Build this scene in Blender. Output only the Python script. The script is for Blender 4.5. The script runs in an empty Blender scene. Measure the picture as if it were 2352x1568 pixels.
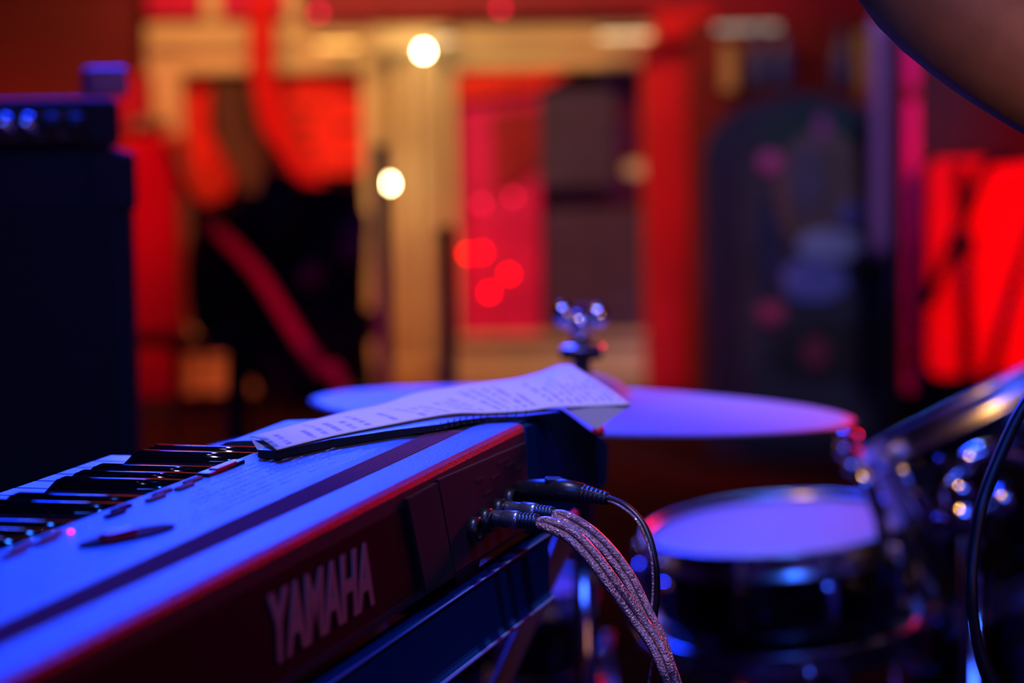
import bpy, bmesh, math, random
import numpy as np
from mathutils import Vector, Matrix
random.seed(7)
S = bpy.context.scene
COL = S.collection
# ------------------------------------------------------------ camera
FPX = 85 / 36 * 2352
PIT, ROL = math.radians(5.9), math.radians(1.0)
CAM = Vector((0, 0, 1.0))
r0 = Vector((1, 0, 0)); FW = Vector((0, math.cos(PIT), -math.sin(PIT))); u0 = Vector((0, math.sin(PIT), math.cos(PIT)))
RT = r0 * math.cos(ROL) - u0 * math.sin(ROL); UP = u0 * math.cos(ROL) + r0 * math.sin(ROL)
cd = bpy.data.cameras.new('camera'); cam = bpy.data.objects.new('camera', cd); COL.objects.link(cam)
cd.lens = 85; cd.sensor_width = 36; cd.clip_start = .02
m3 = Matrix((RT, UP, -FW)).transposed(); cam.matrix_world = Matrix.Translation(CAM) @ m3.to_4x4()
cd.dof.use_dof = True; cd.dof.focus_distance = 1.30; cd.dof.aperture_fstop = 4.6
S.camera = cam
# ------------------------------------------------------------ world, light, exposure
W = bpy.data.worlds.new('world'); S.world = W; W.use_nodes = True
W.node_tree.nodes['Background'].inputs[0].default_value = (.30, .05, .10, 1)
W.node_tree.nodes['Background'].inputs[1].default_value = .02
S.view_settings.view_transform = 'Standard'; S.view_settings.look = 'None'
S.view_settings.exposure = 0; S.view_settings.gamma = 1; S.view_settings.use_curve_mapping = False
S.cycles.use_denoising = True
S.cycles.sample_clamp_indirect = 4; S.cycles.max_bounces = 6
S.cycles.caustics_reflective = False; S.cycles.caustics_refractive = False


def area(name, loc, target, color, power, sx, sy=None, spread=180):
    l = bpy.data.lights.new(name, 'AREA'); l.color = color; l.energy = power; l.size = sx
    if sy: l.shape = 'RECTANGLE'; l.size_y = sy
    l.spread = math.radians(spread)
    o = bpy.data.objects.new(name, l); COL.objects.link(o); o.location = loc
    o.rotation_euler = (Vector(target) - Vector(loc)).to_track_quat('-Z', 'Y').to_euler()
    return o


def spot(name, loc, target, color, power, deg, rad=.05, blend=.6):
    l = bpy.data.lights.new(name, 'SPOT'); l.color = color; l.energy = power
    l.spot_size = math.radians(deg); l.spot_blend = blend; l.shadow_soft_size = rad
    o = bpy.data.objects.new(name, l); COL.objects.link(o); o.location = loc
    o.rotation_euler = (Vector(target) - Vector(loc)).to_track_quat('-Z', 'Y').to_euler()
    return o


area('blue_stage_wash', (-.5, 4.3, 2.35), (0, 1.5, .75), (.006, .036, 1.0), 32, 1.3, .9, 60)
spot('violet_stage_lamp', (-.05, 1.0, 2.65), (.03, 1.43, .8), (.56, .48, 1.0), 120, 17, .06, .8)
area('blue_white_bar_lamp', (-.52, 5.0, 1.46), (-.2, 1.3, .8), (.30, .45, 1), .5, .62, .12, 60)
area('red_stage_wash', (1.32, 4.3, 1.45), (0, 1.3, .8), (1, .004, .02), 2.4, .5, .35, 50)
area('warm_window_wash', (-.5, 6.2, 1.95), (-.3, 7.5, .75), (1, .50, .15), 13, 1.6, .3, 120)
area('red_wall_wash_left', (-1.6, 4.6, 2.2), (-1.25, 6.6, .85), (1, .005, .02), 3.4, .4, .4, 38)
area('red_wall_wash_right', (2.0, 4.5, 1.9), (1.55, 5.7, .65), (1, .012, .015), 11, .6, .5, 50)
spot('rose_fill_left', (-1.1, 3.0, 2.3), (-.42, 4.5, .55), (1, .01, .22), 75, 26, .06)  # added fill that brightens the crimson tube, not a lamp of the room
spot('dim_blue_board_fill', (.9, 4.6, 2.4), (.78, 6.3, .65), (.42, .40, 1), 110, 26, .1)  # unseen fill added to lift the arched board
spot('red_pillar_fill', (.75, 5.9, 2.5), (.52, 7.45, .85), (1, .01, .01), 26, 26, .05)  # extra red light added to strengthen the pillar
spot('blue_front_lamp', (.38, .1, 2.6), (.35, 1.8, .6), (.02, .14, 1), 50, 50, .05)
spot('warm_front_lamp', (-.9, .9, 2.2), (.6, 2.5, .65), (1, .45, .10), 60, 24, .03)
spot('drum_highlight_fill', (.3, 4.4, 2.3), (.55, 2.4, .7), (.12, .3, 1), 80, 24, .05)  # added out of view to put highlights on the drums
area('dim_amber_fill', (1.1, -.7, 1.15), (.2, 1.3, .9), (1, .36, .24), .35, .7, .7, 70)
spot('amber_arm_fill', (1.3, -.5, .9), (.45, 1.35, 1.12), (1, .45, .10), 75, 16, .1)  # fill added to warm the arm, no such source in the room
area('dim_blue_fill', (-.2, -.6, 2.1), (.6, 2.4, .75), (.03, .10, 1), 5.0, 1.4, .5, 60)

# ------------------------------------------------------------ placing helpers


def ray(x, y): return FW + RT * ((x - 1176) / FPX) - UP * ((y - 784) / FPX)
def atY(x, y, Y): r = ray(x, y); return CAM + r * (Y / r.y)
def atZ(x, y, z): r = ray(x, y); return CAM + r * ((z - 1.0) / r.z)

# ------------------------------------------------------------ materials


def mat(name, col, rough=.6, metal=0., var=0., scale=20., bump=0., bscale=200., spec=.5, coat=0., emit=None, estr=0., alpha=None, aniso=(1, 1, 1)):
    m = bpy.data.materials.new(name); m.use_nodes = True; nt = m.node_tree; b = nt.nodes['Principled BSDF']
    b.inputs['Base Color'].default_value = (*col, 1); b.inputs['Roughness'].default_value = rough
    b.inputs['Metallic'].default_value = metal; b.inputs['Specular IOR Level'].default_value = spec
    b.inputs['Coat Weight'].default_value = coat
    tc = nt.nodes.new('ShaderNodeTexCoord'); mp = nt.nodes.new('ShaderNodeMapping'); mp.inputs['Scale'].default_value = aniso
    nt.links.new(tc.outputs['Object'], mp.inputs['Vector'])
    if var:
        n = nt.nodes.new('ShaderNodeTexNoise'); n.inputs['Scale'].default_value = scale; n.inputs['Detail'].default_value = 5
        nt.links.new(mp.outputs[0], n.inputs['Vector'])
        r = nt.nodes.new('ShaderNodeValToRGB'); r.color_ramp.elements[0].position = .3; r.color_ramp.elements[1].position = .7
        r.color_ramp.elements[0].color = (*[c * (1 - var) for c in col], 1); r.color_ramp.elements[1].color = (*[min(1, c * (1 + var)) for c in col], 1)
        nt.links.new(n.outputs['Fac'], r.inputs[0]); nt.links.new(r.outputs[0], b.inputs['Base Color'])
    if bump:
        n2 = nt.nodes.new('ShaderNodeTexNoise'); n2.inputs['Scale'].default_value = bscale; n2.inputs['Detail'].default_value = 4
        nt.links.new(mp.outputs[0], n2.inputs['Vector'])
        bp = nt.nodes.new('ShaderNodeBump'); bp.inputs['Strength'].default_value = bump; bp.inputs['Distance'].default_value = .002
        nt.links.new(n2.outputs['Fac'], bp.inputs['Height']); nt.links.new(bp.outputs[0], b.inputs['Normal'])
    if emit:
        b.inputs['Emission Color'].default_value = (*emit, 1); b.inputs['Emission Strength'].default_value = estr
    return m


M = {}
M['wall'] = mat('maroon wall paint', (.18, .005, .02), .7, var=.3, scale=3, bump=.2)
M['floor'] = mat('dark worn floor boards', (.03, .003, .008), .8, spec=.1, var=.4, scale=4, bump=.3, aniso=(8, 1, 1))
M['ceiling'] = mat('black ceiling paint', (.02, .012, .014), .8, var=.2)
M['cream'] = mat('cream gloss paint', (.80, .66, .42), .45, var=.12, scale=6, bump=.1, bscale=40)
M['cream_old'] = mat('yellowed cream panel paint', (.55, .42, .22), .5, var=.2, scale=5)
M['redpaint'] = mat('red painted timber', (.80, .004, .012), .5, var=.15, scale=5)
M['reddark'] = mat('dark red painted timber', (.30, .003, .025), .5, var=.2, scale=5)
M['redposter'] = mat('bright red paper', (.95, .02, .01), .7, var=.05)
M['crimson'] = mat('crimson paper', (.85, .008, .22), .7, var=.15, scale=12)
M['crimson_dark'] = mat('dark crimson print', (.40, .008, .035), .7, var=.2, scale=12)
M['ink'] = mat('black printing ink', (.25, .004, .004), .7)
M['greysheet'] = mat('grey brown sheet', (.10, .055, .20), .8, var=.25, scale=9)
M['greysheet2'] = mat('dark slate sheet', (.065, .048, .16), .8, var=.25, scale=9)
M['magentaglass'] = mat('magenta stained pane', (.80, .01, .12), .3, var=.1)
M['white'] = mat('white painted highlight', (.8, .78, .74), .6)
M['brown'] = mat('dark brown cloth', (.10, .045, .035), .9, var=.3)
M['blackcloth'] = mat('black cloth', (.03, .012, .016), .9, var=.4, scale=12, bump=.5, bscale=60)
M['plumcloth'] = mat('plum scarf cloth', (.45, .02, .14), .9, var=.2)
M['redhose'] = mat('crimson rubber', (.75, .02, .09), .5)
M['blackmetal'] = mat('black powder coated steel', (.02, .02, .022), .35, var=.2, bump=.1)
M['chrome'] = mat('chrome', (.85, .85, .88), .11, metal=1)
M['hoopchrome'] = mat('worn chrome hoop', (.85, .85, .88), .27, metal=1)
M['shell'] = mat('black lacquered drum shell', (.008, .008, .010), .18, coat=.3)
M['drumhead'] = mat('coated white drumhead', (.45, .42, .50), .65, var=.05, bump=.2)
M['felt'] = mat('black felt', (.01, .01, .01), 1)
M['cymbal'] = mat('brushed bronze cymbal', (.50, .44, .36), .6, metal=.35, var=.06, scale=30, bump=.1, bscale=90)
M['amp'] = mat('black tolex', (.020, .007, .006), .8, bump=.6, bscale=260)
M['grille'] = mat('black speaker cloth', (.020, .006, .005), .9, bump=.5, bscale=500)
M['ampface'] = mat('amp control plate', (.03, .018, .02), .4)
M['plastic'] = mat('black textured plastic', (.020, .020, .024), .46, bump=.35, bscale=900, spec=.5)
M['backpl'] = mat('black rear casing plastic', (.006, .005, .007), .8, bump=.2, bscale=900, spec=.12)
M['jackplate'] = mat('charcoal connector plate', (.05, .030, .042), .8, spec=.15)
M['groove'] = mat('matte charcoal ribbed rubber', (.14, .05, .10), .9, spec=.15)
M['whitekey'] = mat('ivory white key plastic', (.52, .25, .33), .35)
M['blackkey'] = mat('gloss black key plastic', (.006, .006, .007), .07, spec=.7)
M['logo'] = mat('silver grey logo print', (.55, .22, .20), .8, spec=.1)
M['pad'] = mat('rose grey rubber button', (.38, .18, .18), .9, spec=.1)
M['paddark'] = mat('dark rubber button', (.03, .02, .025), .9, spec=.1)
M['redplastic'] = mat('red slider plastic', (.75, .02, .02), .4)
M['jack'] = mat('black jack plastic', (.01, .01, .011), .35)
M['plug'] = mat('satin blue black plug barrel', (.35, .36, .42), .3, metal=.9)
M['wire'] = mat('black rubber cable', (.012, .011, .012), .38)
M['strand'] = mat('clear jacket over braided copper shield', (.60, .34, .30), .28, metal=.75, var=.5, scale=500, bump=.9, bscale=900, coat=.8)
def translucent(m, fac):
    nt = m.node_tree; b = nt.nodes['Principled BSDF']; t = nt.nodes.new('ShaderNodeBsdfTranslucent'); x = nt.nodes.new('ShaderNodeMixShader')
    t.inputs[0].default_value = (.8, .76, .74, 1); x.inputs[0].default_value = fac
    nt.links.new(b.outputs[0], x.inputs[1]); nt.links.new(t.outputs[0], x.inputs[2]); nt.links.new(x.outputs[0], nt.nodes['Material Output'].inputs[0])
M['folder'] = mat('black plastic folder', (.02, .02, .025), .35, bump=.2)
M['paperback'] = mat('white paper underside', (.75, .70, .70), .8)
M['skin'] = mat('brown skin', (.34, .14, .035), .6, spec=.35, var=.12, scale=60, bump=.08, bscale=700)
M['shirt'] = mat('dark t-shirt jersey', (.05, .04, .05), .9, bump=.3, bscale=300)
M['jeans'] = mat('dark denim', (.03, .035, .06), .9, bump=.3, bscale=300)
M['hair'] = mat('dark brown hair', (.02, .012, .01), .6, bump=.6)
M['shoe'] = mat('black leather', (.01, .01, .01), .4)
M['eye'] = mat('eye', (.15, .12, .12), .3)
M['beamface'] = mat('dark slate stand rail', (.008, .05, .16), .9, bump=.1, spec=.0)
M['legpaint'] = mat('rose grey steel tube', (.45, .30, .36), .45)
M['paint_dark'] = mat('near black board paint', (.010, .010, .022), .6, var=.3)
def glow(n, c, s): return mat(n, (0, 0, 0), .5, emit=c, estr=s)
M['bulb'] = glow('warm bulb light', (1, .72, .32), 90)
M['bar_warm'] = glow('amber moulding glow', (1, .46, .10), 2.6)
M['bar_cream'] = glow('cream moulding glow', (1, .62, .30), 1.7)
M['bar_pale'] = glow('pale moulding glow', (.75, .62, .50), .6)
M['red_led'] = glow('red led', (1, .0, .0), 28)
M['rose_led'] = glow('dim rose led', (1, .01, .05), 5)
M['pink_led'] = glow('magenta led', (1, .02, .35), 4)
M['blue_glint'] = glow('blue knob glint', (.05, .18, 1), 30)

# glass
g = bpy.data.materials.new('window glass'); g.use_nodes = True; nt = g.node_tree
nt.nodes.remove(nt.nodes['Principled BSDF'])
tr = nt.nodes.new('ShaderNodeBsdfTransparent'); gl = nt.nodes.new('ShaderNodeBsdfGlossy'); gl.inputs['Roughness'].default_value = .05
mx = nt.nodes.new('ShaderNodeMixShader'); mx.inputs[0].default_value = .05
nt.links.new(tr.outputs[0], mx.inputs[1]); nt.links.new(gl.outputs[0], mx.inputs[2]); nt.links.new(mx.outputs[0], nt.nodes['Material Output'].inputs[0])
M['glass'] = g

# ------------------------------------------------------------ mesh helpers


def link(name, me, m=None, parent=None, smooth=False, loc=None, rot=None):
    o = bpy.data.objects.new(name, me); COL.objects.link(o)
    if m is not None and not me.materials: me.materials.append(M[m] if isinstance(m, str) else m)
    if smooth:
        for p in me.polygons: p.use_smooth = True
    if parent: o.parent = parent
    if loc is not None: o.location = loc
    if rot is not None: o.rotation_euler = rot
    return o


def to_me(bm, name='m'):
    bmesh.ops.recalc_face_normals(bm, faces=bm.faces[:])
    me = bpy.data.meshes.new(name); bm.to_mesh(me); bm.free(); return me


def bm_box(bm, c, s, bev=0., seg=1, mtx=None):
    r = bmesh.ops.create_cube(bm, size=1); vs = r['verts']
    for v in vs:
        v.co = Vector((v.co.x * s[0], v.co.y * s[1], v.co.z * s[2])) + Vector(c)
        if mtx: v.co = mtx @ v.co
    if bev:
        es = list({e for v in vs for e in v.link_edges})
        bmesh.ops.bevel(bm, geom=es, offset=bev, segments=seg, profile=.5, affect='EDGES')


def box(name, c, s, m, parent=None, bev=0., seg=2, rot=None, piv=None):
    bm = bmesh.new(); bm_box(bm, (0, 0, 0), s, bev, seg)
    return link(name, to_me(bm, name), m, parent, loc=c, rot=rot)


def lathe_me(prof, n=48, closed=True):
    bm = bmesh.new(); rings = []
    for r, z in prof:
        if r < 1e-6: rings.append([bm.verts.new((0, 0, z))])
        else: rings.append([bm.verts.new((r * math.cos(2 * math.pi * k / n), r * math.sin(2 * math.pi * k / n), z)) for k in range(n)])
    for a, b in zip(rings[:-1], rings[1:]):
        for k in range(n):
            if len(a) == 1 and len(b) == 1: continue
            if len(a) == 1: bm.faces.new((a[0], b[k], b[(k + 1) % n]))
            elif len(b) == 1: bm.faces.new((a[k], a[(k + 1) % n], b[0]))
            else: bm.faces.new((a[k], a[(k + 1) % n], b[(k + 1) % n], b[k]))
    return to_me(bm)


def lathe(name, prof, m, parent=None, n=48, loc=None, rot=None, smooth=True):
    return link(name, lathe_me(prof, n), m, parent, smooth, loc, rot)


def catmull(pts, k=8):
    P = [Vector(p) for p in pts]; P = [P[0] * 2 - P[1]] + P + [P[-1] * 2 - P[-2]]; out = []
    for i in range(1, len(P) - 2):
        for j in range(k):
            t = j / k; a, b, c, d = P[i - 1], P[i], P[i + 1], P[i + 2]
            out.append(.5 * ((2 * b) + (-a + c) * t + (2 * a - 5 * b + 4 * c - d) * t * t + (-a + 3 * b - 3 * c + d) * t ** 3))
    out.append(P[-2]); return out


def bm_tube(bm, pts, r, n=10, cap=True):
    pts = [Vector(p) for p in pts]; R = r if isinstance(r, (list, tuple)) else [r] * len(pts)
    up = Vector((0, 0, 1)); rings = []; prev = None
    for i, p in enumerate(pts):
        t = (pts[min(i + 1, len(pts) - 1)] - pts[max(i - 1, 0)]).normalized()
        if prev is None:
            a = t.cross(up)
            if a.length < .05: a = t.cross(Vector((1, 0, 0)))
            a.normalize()
        else: a = (prev - t * prev.dot(t)).normalized()
        prev = a; b = t.cross(a)
        rings.append([bm.verts.new(p + (a * math.cos(2 * math.pi * k / n) + b * math.sin(2 * math.pi * k / n)) * R[i]) for k in range(n)])
    for A, B in zip(rings[:-1], rings[1:]):
        for k in range(n): bm.faces.new((A[k], A[(k + 1) % n], B[(k + 1) % n], B[k]))
    if cap: bm.faces.new(rings[0][::-1]); bm.faces.new(rings[-1])


def tube(name, pts, r, m, parent=None, n=10, curve=0):
    if curve: 
        R = r; pts = catmull(pts, curve)
        if isinstance(R, (list, tuple)): R = list(np.interp(np.linspace(0, len(R) - 1, len(pts)), range(len(R)), R))
        r = R
    bm = bmesh.new(); bm_tube(bm, pts, r, n); return link(name, to_me(bm, name), m, parent, True)


def prism(name, poly, axis, a0, a1, m, parent=None, bev=0.):
    """extrude a 2D outline; axis 'x': poly=(y,z); 'y': poly=(x,z); 'z': poly=(x,y)"""
    f = {'x': lambda p, a: (a, p[0], p[1]), 'y': lambda p, a: (p[0], a, p[1]), 'z': lambda p, a: (p[0], p[1], a)}[axis]
    bm = bmesh.new(); A = [bm.verts.new(f(p, a0)) for p in poly]; B = [bm.verts.new(f(p, a1)) for p in poly]
    bm.faces.new(A); bm.faces.new(B[::-1]); n = len(poly)
    for k in range(n): bm.faces.new((A[k], B[k], B[(k + 1) % n], A[(k + 1) % n]))
    if bev:
        bmesh.ops.recalc_face_normals(bm, faces=bm.faces[:])
        bmesh.ops.bevel(bm, geom=bm.edges[:], offset=bev, segments=2, affect='EDGES')
    return link(name, to_me(bm, name), m, parent)


def ellpoly(cx, cy, a, b, n=24, rot=0): return [(cx + a * math.cos(t) * math.cos(rot) - b * math.sin(t) * math.sin(rot), cy + a * math.cos(t) * math.sin(rot) + b * math.sin(t) * math.cos(rot)) for t in [2 * math.pi * k / n for k in range(n)]]


def empty(name, loc=(0, 0, 0), rot=(0, 0, 0)):
    o = bpy.data.objects.new(name, None); COL.objects.link(o); o.location = loc; o.rotation_euler = rot; o.empty_display_size = .1; return o


def tag(o, label, cat, group=None):
    o['label'] = label; o['category'] = cat
    if group: o['group'] = group
    return o


def struct(o): o['kind'] = 'structure'; return o


def pbox(name, x0, y0, x1, y1, Y, t, m, parent=None, bev=.004):
    """box whose front face lies at depth Y and covers the pixel rectangle, true size there"""
    xm, ym = (x0 + x1) / 2, (y0 + y1) / 2
    X0, X1 = atY(x0, ym, Y).x, atY(x1, ym, Y).x; z1, z0 = atY(xm, y0, Y).z, atY(xm, y1, Y).z
    return box(name, ((X0 + X1) / 2, Y + t / 2, (z0 + z1) / 2), (X1 - X0, t, z1 - z0), m, parent, bev, 1)


# ============================================================ ROOM
YB = 7.5
struct(box('floor', (.3, 3.6, -.05), (7, 9.6, .1), 'floor'))
struct(box('ceiling', (.3, 3.6, 3.15), (7, 9.6, .1), 'ceiling'))
struct(box('wall_back', (.3, 8.0, 1.55), (7, .2, 3.1), 'wall'))
struct(box('wall_left', (-3.25, 3.6, 1.55), (.1, 9.6, 3.1), 'wall'))
struct(box('wall_right', (3.85, 3.6, 1.55), (.1, 9.6, 3.1), 'wall'))
# panelled front of the wall round the windows
struct(pbox('trim_1', -700, 905, 3200, 960, YB + .02, .30, 'paint_dark'))
struct(pbox('trim_2', 690, -60, 1535, 40, YB - .06, .3, 'reddark'))
struct(pbox('trim_3', 1535, -60, 2700, 45, YB - .10, .3, 'reddark'))
struct(pbox('trim_4', -700, 0, 335, 905, YB + .12, .2, 'wall'))
tb = struct(pbox('trim_5', 1480, 90, 1600, 905, YB - .05, .3, 'redpaint'))
pbox('capital', 1505, 20, 1640, 92, YB - .12, .2, 'redpaint', None).parent = None
cap = [o for o in COL.objects if o.name == 'capital'][0]; cap.name = 'trim_6'; struct(cap)

# window 1 (left) -- frame boards, glass, upper panes
def window(name, x0, y0, x1, y1, ox0, oy0, ox1, oy1, yy, m='cream'):
    w = empty(name, atY((x0 + x1) / 2, y1, yy)); w['kind'] = 'structure'; wi = w.location.copy()
    def p(n, *a, **k):
        o = pbox(n, *a, **k); o.parent = w; o.location -= wi; return o
    p('head_board', x0, y0, x1, oy0, yy, .10, m)
    p('sill_board', x0, oy1, x1, y1, yy, .10, m)
    p('stile', x0, oy0, ox0, oy1, yy, .10, m); p('stile', ox1, oy0, x1, oy1, yy, .10, m)
    p('head_moulding', x0 + 8, y0 + 25, x1 - 8, y0 + 62, yy - .03, .04, m, bev=.012)
    b = 16
    p('inner_bead', ox0 - b, oy0 - b, ox1 + b, oy0, yy - .02, .03, m); p('inner_bead', ox0 - b, oy1, ox1 + b, oy1 + b, yy - .02, .03, m)
    p('inner_bead', ox0 - b, oy0, ox0, oy1, yy - .02, .03, m); p('inner_bead', ox1, oy0, ox1 + b, oy1, yy - .02, .03, m)
    p('glass_pane', ox0, oy0, ox1, oy1, yy + .05, .004, 'glass', bev=0)
    return w, p
w1, p1 = window('window_1', 335, 52, 868, 880, 425, 165, 836, 760, YB)
p1('upper_muntin', 465, -40, 505, 45, YB, .06, 'cream'); p1('upper_muntin', 655, -40, 700, 52, YB - .02, .06, 'cream')
p1('magenta_pane', 335, -40, 465, 36, YB + .03, .02, 'magentaglass'); p1('magenta_pane', 505, -40, 655, 36, YB + .03, .02, 'magentaglass')
w2, p2 = window('window_2', 1022, 52, 1525, 872, 1050, 158, 1478, 768, YB)
p2('outer_bead', 1000, 125, 1028, 760, YB - .03, .05, 'cream', bev=.01)
# fluted column between the windows
col = empty('trim_7', atY(945, 900, YB)); col['kind'] = 'structure'; ci = col.location.copy()
def cpart(n, *a, **k):
    o = pbox(n, *a, **k); o.parent = col; o.location -= ci
cpart('back_board', 850, 55, 1040, 905, YB + .03, .08, 'cream_old')
for (x0, x1, d) in [(868, 892, .03), (915, 952, .05), (962, 1002, .08)]: cpart('flute', x0, 120, x1, 860, YB - d, .08, 'cream', bev=.014)
cpart('capital_block', 850, 60, 1035, 122, YB - .09, .12, 'cream', bev=.01)
cpart('plinth_block', 850, 830, 1035, 905, YB - .06, .1, 'cream_old', bev=.01)
# wainscot boards below the windows
wn = empty('baseboard_back', atY(900, 905, YB)); wn['kind'] = 'structure'; wi0 = wn.location.copy()
x = 300
for i, (a, b) in enumerate([(410, 610), (618, 850), (1042, 1270), (1278, 1500)]):
    for (q0, q1) in ((775 if i == 0 else 878, 832 if i == 0 else 890), (838 if i == 0 else 892, 905)):
        o = pbox('plank', a, q0, b, q1, YB - .035, .05, 'cream_old', bev=.006); o.parent = wn; o.location -= wi0

# things behind / on the glass ------------------------------------------------
def flat(name, poly, Y, t, m, parent=None):
    pts = [atY(a, b, Y) for a, b in poly]
    return prism(name, [(p.x, p.z) for p in pts], 'y', Y, Y + t, m, parent)
struct(pbox('wall_behind_windows', 300, 100, 1560, 820, YB + .16, .05, 'wall')).name = 'wall_recess'
def sheet(name, rect, Y, m, label, cat, rows=0, ink='ink'):
    t = empty(name, atY((rect[0] + rect[2]) / 2, rect[3], Y)); li = t.location.copy()
    o = pbox('paper_sheet', *rect, Y, .006, m, bev=0); o.parent = t; o.location -= li
    x0, y0, x1, y1 = rect
    for r in range(rows):
        yy = y0 + (y1 - y0) * (r + .6) / (rows + .4); xx = x0 + 18
        while xx < x1 - 40:
            w = random.uniform(22, 60)
            if random.random() > .25:
                q = pbox('print_block', xx, yy, min(xx + w, x1 - 12), yy + (y1 - y0) * .035 + 6, Y - .003, .004, ink, bev=0); q.parent = t; q.location -= li
            xx += w + 18
    return tag(t, label, cat)
sheet('poster', (655, 178, 832, 400), YB + .03, 'redposter', 'bright red flyer with rows of dark print in the left window', 'poster', 5)
sheet('poster', (1052, 160, 1240, 770), YB + .03, 'crimson', 'tall crimson poster with dark inner print in the right window', 'poster', 0)
sheet('poster', (1238, 205, 1412, 428), YB + .025, 'greysheet2', 'dark slate notice sheet high in the right window', 'notice', 6, 'greysheet')
sheet('poster', (1255, 478, 1476, 768), YB + .035, 'greysheet', 'large grey brown notice sheet low in the right window', 'notice', 8, 'greysheet2')
o = flat('banner', [(1052, 165), (1320, 158), (1235, 208), (1052, 232)], YB - .005, .01, 'redposter'); tag(o, 'narrow red pennant across the top left of the right window', 'banner')
o = flat('picture', [(1125, 258), (1238, 248), (1238, 380), (1180, 425), (1135, 440)], YB + .015, .008, 'crimson_dark'); tag(o, 'dark crimson picture card stuck on the tall crimson poster', 'picture')
o = flat('cloth_drape', [(425, 165), (485, 165), (478, 300), (540, 400), (520, 452), (470, 470), (430, 450)], YB + .06, .03, 'redposter'); tag(o, 'bright red drape hanging at left edge of left window', 'drape')
o = flat('shade_cloth', [(488, 178), (600, 178), (610, 480), (560, 440), (500, 330)], YB + .02, .02, 'brown'); tag(o, 'dark brown cloth hanging behind the left window glass', 'drape')
# red gathered curtain running from the top down the left window (real folds)
def curtain(name, left, right, Y, m, folds=4, amp=.02, n=28):
    bm = bmesh.new(); rows = []
    K = len(left) - 1
    for j in range(13):
        s = j / 12 * K; i = min(int(s), K - 1); f = s - i
        L = Vector(left[i]).lerp(Vector(left[i + 1]), f); R = Vector(right[i]).lerp(Vector(right[i + 1]), f)
        row = []
        for k in range(n + 1):
            t = k / n; q = L.lerp(R, t); p = atY(q.x, q.y, Y); p.y += amp * math.sin(t * folds * 2 * math.pi); row.append(bm.verts.new(p))
        rows.append(row)
    for A, B in zip(rows[:-1], rows[1:]):
        for k in range(n): bm.faces.new((A[k], A[k + 1], B[k + 1], B[k]))
    me = to_me(bm); o = link(name, me, m, smooth=True)
    md = o.modifiers.new('thick', 'SOLIDIFY'); md.thickness = .006
    return o
tag(curtain('curtain', [(572, -40), (572, 150), (600, 300), (690, 420)], [(625, -40), (628, 170), (672, 320), (760, 450)], YB - .12, 'redpaint', 3, .015), 'narrow gathered red curtain crossing the left window from the top', 'curtain')
# pale disc painted in as a highlight by the right window
o = flat('card', ellpoly(1462, 388, 30, 18), YB - .01, .01, 'white'); tag(o, 'small pale painted highlight at right edge of the right window', 'card')

# glowing bars standing in for lit patches on the mouldings above the windows
def glow_bar(x, y, w, m, label, Y=YB - .17, h=.016):
    c = atY(x, y, Y); t = empty('moulding_glow', c); L = w / FPX * Y
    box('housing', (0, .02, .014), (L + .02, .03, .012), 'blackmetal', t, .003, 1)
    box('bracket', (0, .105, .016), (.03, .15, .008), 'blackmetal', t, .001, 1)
    tube('glow_tube', [(-L / 2, 0, 0), (L / 2, 0, 0)], h / 2, m, t, 12)
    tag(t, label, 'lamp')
glow_bar(775, 103, 92, 'bar_warm', 'amber moulding glow over the right half of the left window')
glow_bar(1020, 92, 46, 'bar_cream', 'short cream moulding glow beside the bare bulb')
glow_bar(1435, 82, 115, 'bar_cream', 'cream moulding glow over the right window')
glow_bar(1715, 64, 145, 'bar_pale', 'pale moulding glow over the arched painted board', Y=6.96)
# bulbs
def bulb(x, y, Y, r, m, label, cat='light bulb', group=None, cord=.12):
    c = atY(x, y, Y)
    if cord is None: cord = 3.1 - c.z - r * 2.1
    t = empty("light_bulb", c)
    lathe('glass_globe', [(0, -r), (r * .7, -r * .7), (r, 0), (r * .7, r * .7), (r * .35, r * 1.2), (0, r * 1.2)], m, t, 14)
    lathe('socket', [(0, r * 1.2), (r * .45, r * 1.2), (r * .45, r * 2.2), (0, r * 2.2)], 'blackmetal', t, 12)
    tube('cord', [(0, 0, r * 2.1), (.003, .01, r * 2.1 + cord)], .0012, 'wire', t, 6)
    return tag(t, label, cat, group)
bulb(973, 118, YB - .22, .012, 'bulb', 'bright bare warm bulb at the top of the column between the windows', cord=None)
bulb(893, 422, YB - .22, .011, 'bulb', 'small warm bulb half hidden at mid height between the windows', cord=None)
# narrow black post that hides half of the lower bulb
tube('stand_pole', [Vector((atY(873, 422, 5.2).x, 5.2, 0)), Vector((atY(873, 422, 5.2).x, 5.2, atY(873, 330, 5.2).z))], .019, 'cream_old')
tag(COL.objects['stand_pole'], 'plain cream upright pole in front of the column between the windows', 'pole')
for i, (x, y, mm, lab) in enumerate([(1073, 583, 'red_led', 'red string light, leftmost of the bright four'), (1107, 580, 'red_led', 'red string light just right of the leftmost bright one'), (1169, 630, 'red_led', 'bright red string light furthest right in the window'), (1124, 672, 'red_led', 'bright red string light hanging lowest'), (1106, 468, 'rose_led', 'dim rose string light, upper left'), (1178, 452, 'rose_led', 'dim rose string light, upper right')]):
    bulb(x, y, YB - .07, .007 if mm == 'red_led' else .009, mm, lab, 'string light', cord=.006)
cp = [(1178, 140, YB - .01), (1178, 436, YB - .07), (1106, 452, YB - .07), (1073, 571, YB - .07), (1107, 568, YB - .07), (1169, 618, YB - .07), (1124, 660, YB - .07), (1150, 780, YB - .01)]
tag(tube('electric_wire', [atY(a, b, c_) for a, b, c_ in cp], .002, 'wire', curve=8), 'thin dark cord carrying red string lights in the right window', 'cord')
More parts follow.
